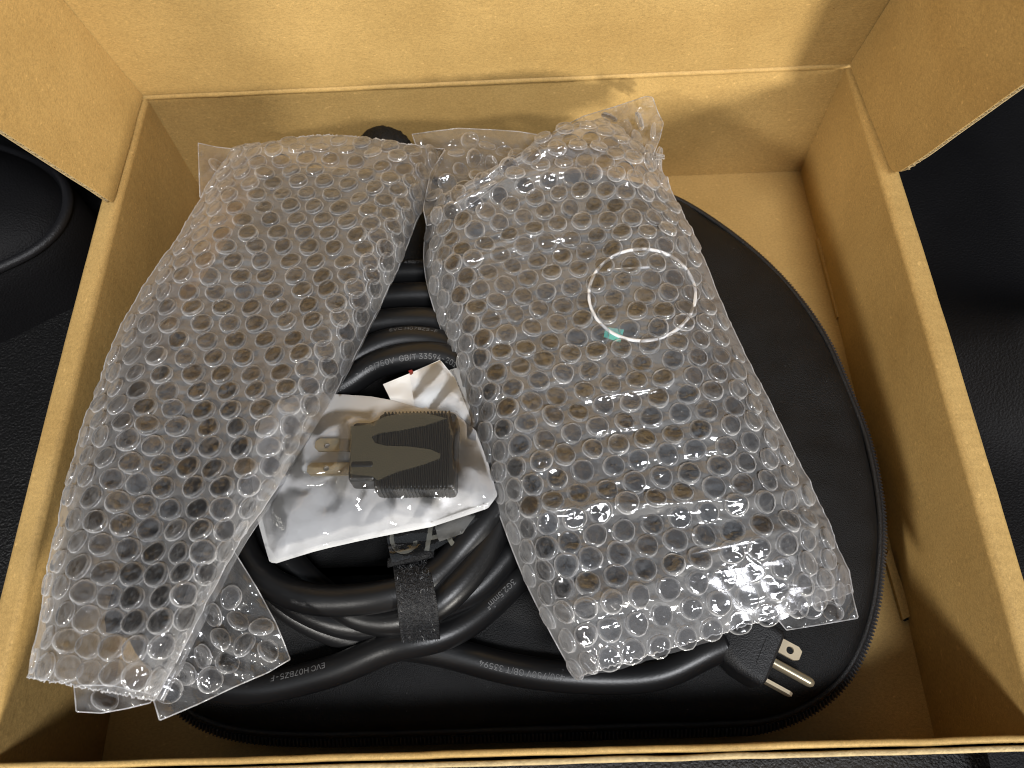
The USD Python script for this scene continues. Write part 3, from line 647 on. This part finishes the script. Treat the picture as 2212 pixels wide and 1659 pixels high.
def flap(parent, name, poly, zf, pitch, rot, ph=(0, 0), mat_=None, fl0=.35):
    ms, bd = polysheet(poly, zf, 9, 5)
    q = obj(name, ms, mat_ or M_back, parent, smooth=True, prim=rim0(len(ms.vertices)))
    pg = Polygon(poly).buffer(-pitch*.43); x0, y0, x1, y1 = pg.bounds; cx, cy = (x0+x1)/2, (y0+y1)/2; R = int(max(x1-x0, y1-y0)/pitch)+3
    for i in range(-R, R):
        for j in range(-R, R):
            u, v = (j+.5*(i % 2))*pitch+ph[0], i*pitch*.866+ph[1]
            a, b = cx+u*math.cos(rot)-v*math.sin(rot), cy+u*math.sin(rot)+v*math.cos(rot)
            if not pg.contains(Point(a, b)): continue
            c = P(a, b, zf(a, b)); tx = P(a+6, b, zf(a+6, b))-P(a-6, b, zf(a-6, b)); ty = P(a, b-6, zf(a, b-6))-P(a, b+6, zf(a, b+6))
            n = np.cross(tx, ty); n /= np.linalg.norm(n); n = n if n[2] > 0 else -n; tx /= np.linalg.norm(tx); ty = np.cross(n, tx)
            d, Rm = dome(c-n*.0002, n, tx, ty, RB*rng.uniform(.92, 1.04), HB, fl0+.3*rng.random())
            BUB.append((d, Rm))
    e = tube(np.vstack([bd, bd[:2]]), .00028, 5, False)
    obj('cut_edge', e, M_edge, parent, smooth=True, prim=rim0(len(e.vertices)))
def pouch(rows, drop, seed, label, crease, ph, back=.028, na=330, nb=190, ridges=()):
    t = thing('bubble_wrap_pouch', label, 'bubble wrap', 'bubble wrap pouches')
    s = Sheet(rows, drop, seed, crease, ridges)
    ms, G = s.mesh(na, nb)
    s.bubbles(t, ph)
    # the two plies are welded between the bubbles; over each bubble's mouth only one clear ply is left
    dd = cKDTree(np.array(s.centres)).query(ms.vertices)[0]
    obj('front_sheet', ms, M_film, t, smooth=True, prim=np.where(dd < RB*.90, -.075, np.where(dd < RB*1.06, .03, 0)))
    mb, _ = s.mesh(70, 46, back, .004)
    obj('back_sheet', mb, M_back, t, smooth=True, prim=rim0(len(mb.vertices)))
    for e in (G[-1], G[0], G[:, 0], G[:, -1]):
        tb = tube(e, .0003, 5, False); obj('cut_edge', tb, M_edge, t, smooth=True, prim=rim0(len(tb.vertices)))
    return t, s
rowsR = [((985, 452), (1255, 268), (1434, 345), (.080, .090, .082)), ((922, 492), (1200, 400), (1446, 408), (.092, .100, .094)),
         ((920, 600), (1200, 530), (1497, 505), (.093, .098, .095)), ((970, 760), (1250, 700), (1563, 668), (.094, .098, .094)),
         ((1030, 960), (1330, 892), (1652, 850), (.096, .099, .092)), ((1100, 1170), (1410, 1098), (1745, 1038), (.096, .098, .087)),
         ((1160, 1310), (1480, 1238), (1808, 1178), (.094, .095, .082)), ((1243, 1463), (1530, 1376), (1842, 1280), (.090, .089, .076))]
pr_, SR = pouch(rowsR, .014, 3, 'larger bubble wrap pouch on the right, a white ring showing through it', .0016, (.004, .002), ridges=((.105, 0, .0065, .005), (.165, .0, .006, .005), (.04, .02, .004, .006), (.30, .0, .002, .003), (.80, .03, .0025, .003), (.90, -.05, .003, .004), (.945, .04, .002, .003)))
# loose film of the right pouch behind its folded mouth
flap(pr_, 'folded_flap', [(890, 290), (940, 283), (990, 277), (1060, 280), (1120, 284), (1168, 292), (1150, 330), (1060, 410), (990, 462), (922, 488), (914, 450), (930, 372), (962, 322), (900, 318)], lambda a, b: .084+.004*math.sin(a*.02)+crumple(a, b, .006, .02, 41)+.006*np.clip((b-300)/180, 0, 1), 39, .3)
flap(pr_, 'folded_flap', [(1172, 300), (1210, 276), (1260, 251), (1330, 230), (1395, 208), (1410, 210), (1420, 240), (1433, 266), (1425, 300), (1402, 356), (1340, 300), (1260, 275)], lambda a, b: .080+.00004*(a-1180)+crumple(a, b, .012, .04, 43), 38, -.4, fl0=.5)
flap(pr_, 'folded_flap', [(1640, 1300), (1674, 1331), (1699, 1361), (1780, 1348), (1854, 1335), (1846, 1305), (1836, 1262), (1700, 1270)], lambda a, b: .068+crumple(a, b, .003, .03, 44), 47, .2)
add_bubbles(pr_)
rowsL = [((520, 316), (720, 292), (962, 324), (.084, .088, .084)), ((452, 392), (690, 385), (925, 412), (.092, .097, .092)),
         ((385, 510), (640, 505), (884, 520), (.098, .104, .098)), ((292, 648), (565, 650), (832, 638), (.100, .106, .100)),
         ((219, 812), (490, 820), (750, 800), (.103, .109, .103)), ((165, 962), (400, 990), (645, 985), (.106, .112, .106)),
         ((120, 1150), (325, 1180), (515, 1178), (.110, .116, .110)), ((85, 1340), (243, 1370), (418, 1360), (.114, .119, .113)), ((63, 1462), (195, 1487), (335, 1512), (.117, .121, .112))]
pl_, SL = pouch(rowsL, .012, 17, 'narrower bubble wrap pouch on the left, leaning up against the left wall', .0008, (.006, .003), ridges=((.05, .02, .003, .005), (.30, .15, .0015, .003), (.62, -.1, .0012, .003)))
# left pouch: corner at the back, the film turned out at its lower end
flap(pl_, 'folded_flap', [(428, 309), (470, 318), (530, 324), (500, 352), (455, 400), (432, 428), (430, 370)], lambda a, b: .080+crumple(a, b, .005, .03, 51), 36, .2, fl0=.6)
flap(pl_, 'folded_flap', [(505, 1190), (556, 1272), (596, 1346), (612, 1385), (627, 1424), (580, 1452), (510, 1482), (430, 1520), (345, 1556), (338, 1532), (330, 1505), (400, 1370)], lambda a, b: .103-.00005*(a-345)-.004*np.clip((b-1400)/100, 0, 1)+crumple(a, b, .005, .02, 52), 53, .25, fl0=.25)
ms, bd = polysheet([(718, 866), (640, 988), (555, 1120), (500, 1200), (430, 1345), (336, 1508), (312, 1488), (378, 1345), (432, 1200), (500, 1080), (590, 950), (690, 835)], lambda a, b: .1165-.0085*(1510-b)/650+crumple(a, b, .002, .03, 61), 9, 5)
obj('folded_edge', ms, M_back, pl_, smooth=True, prim=rim0(len(ms.vertices)))
flap(pl_, 'folded_flap', [(160, 1480), (165, 1537), (220, 1540), (275, 1530), (325, 1518), (330, 1500), (240, 1480)], lambda a, b: .100+crumple(a, b, .003, .02, 53), 50, .1)
add_bubbles(pl_)

# ------------------------------------------------------------------ what the pouches hold
def inner(S, a0, a1, tl, tr, gap, depth, na=60, nb=40, rnd=.02):
    """a solid following the pouch a little under its film; tl, tr: its sides as functions of the way down"""
    a, w = np.meshgrid(np.linspace(a0, a1, na), np.linspace(0, 1, nb), indexing='ij')
    b = np.vectorize(tl)(a)*(1-w)+np.vectorize(tr)(a)*w
    G = S.raw(a, b); e = np.minimum(np.minimum(a-a0, a1-a)*S.L, np.minimum(w, 1-w)*S.W*.8)
    e = np.clip(e/.006, 0, 1); G[..., 2] -= gap+.006*(1-np.sqrt(1-(1-e)**2))
    m_ = gridmesh(G)
    if m_.face_normals[:, 2].mean() < 0: m_.invert()
    return solidify(m_, depth)
cbx = thing('control_box', 'glossy black charger control box with a white light ring, inside the right bubble wrap pouch', 'charger')
obj('case', inner(SR, .13, .90, lambda a: .10, lambda a: .90, .0065, .024), M_case, cbx, smooth=35)
def zsheet(S, px, py, gap):
    """place on the pouch's contents that shows at (px, py)"""
    z = .09
    for _ in range(25):
        q = P(px, py, z)
        A, B = np.meshgrid(np.linspace(0, 1, 60), np.linspace(0, 1, 40), indexing='ij'); G = S.raw(A, B)
        k = np.argmin(((G[..., :2]-q[:2])**2).sum(-1)); z = .5*z+.5*(G.reshape(-1, 3)[k, 2]-gap)
    return P(px, py, z)
cR = [zsheet(SR, 1387+115*math.cos(t), 637+99*math.sin(t), -.0008) for t in np.linspace(0, 2*np.pi, 24, endpoint=False)]
rc_ = spline(cR, 120, True)
obj('light_ring', tube(rc_, .0009, 8, False), M_ring, cbx, smooth=True)
l0, l1 = zsheet(SR, 1312, 583, -.0006), zsheet(SR, 1404, 577, -.0006)
obj('status_bar', tube(np.array([l0, (l0+l1)/2, l1]), .0007, 6), M_ring, cbx, smooth=True)
tq = [zsheet(SR, *q, -.0006) for q in ((1308, 706), (1348, 712), (1340, 740), (1304, 728))]
obj('tape_scrap', trimesh.Trimesh(tq, [[0, 1, 2], [0, 2, 3]], process=False), M_teal, cbx, smooth=False, label='scrap of teal tape')
hol = thing('cable_holder', 'long tapering black plastic cable holder inside the left bubble wrap pouch', 'holder')
obj('body', inner(SL, .06, .93, lambda a: np.interp(a, [0, .1, .3, .6, .8, 1], [.26, .22, .2, .22, .32, .38]), lambda a: np.interp(a, [0, .1, .25, .4, .5, .7, .85, 1], [.85, .86, .82, .70, .62, .58, .62, .66]), .0075, .02), M_case, hol, smooth=35)

# ------------------------------------------------------------------ black bag and cloth standing round the box
sb = thing('shoulder_bag', 'black bag with piped seam lying left of the cardboard box', 'bag')
oc = [(-260, 300), (-120, 300), (20, 330), (112, 372), (150, 425), (128, 500), (70, 550), (0, 584), (-120, 640), (-260, 700)]
ob = spline([P(a, b, .045) for a, b in oc], 70)
cs = ob[:, :].mean(0)+np.array([-.06, 0, 0])
rg_ = []
for k, (sc_, z) in enumerate(((1.02, -.012), (1.03, .01), (1.03, .03), (1.0, .045), (.9, .056), (.7, .064), (.4, .068))):
    q = cs+(ob-cs)*sc_; q = q.copy(); q[:, 2] = z; rg_.append(np.vstack([q, [[cs[0]-.12, q[-1, 1], z], [cs[0]-.12, q[0, 1], z]]]))
sbm = loft(rg_); sbm.vertices[:, 2] += .004*(meshkit.fbm(sbm.vertices*35, 3, 8)-.5)
obj('body', sbm, M_cloth, sb, smooth=40)
obj('piping', tube(ob+np.array([0, 0, .002]), .0032, 10), simple('bag_piping', (.010, .010, .012), .5, bump=.4, bscale=900.), sb, smooth=True)
gx, gy = np.meshgrid(np.linspace(W+.02, W+.5, 90), np.linspace(-.2, .7, 110))
zz = .01+.06*np.exp(-((gy-.24+.5*(gx-W))/.035)**2)*np.clip((gx-W-.02)/.1, 0, 1)+.05*np.clip((gx-W-.05)/.3, 0, 1)+.012*(meshkit.fbm(np.stack([gx*12, gy*12, gx*0], -1), 3, 15)-.5)
obj('black_cloth', gridmesh(np.stack([gx, gy, zz], -1), True), M_cloth, smooth=True, label='black cloth with a soft fold, lying right of the cardboard box', cat='cloth')
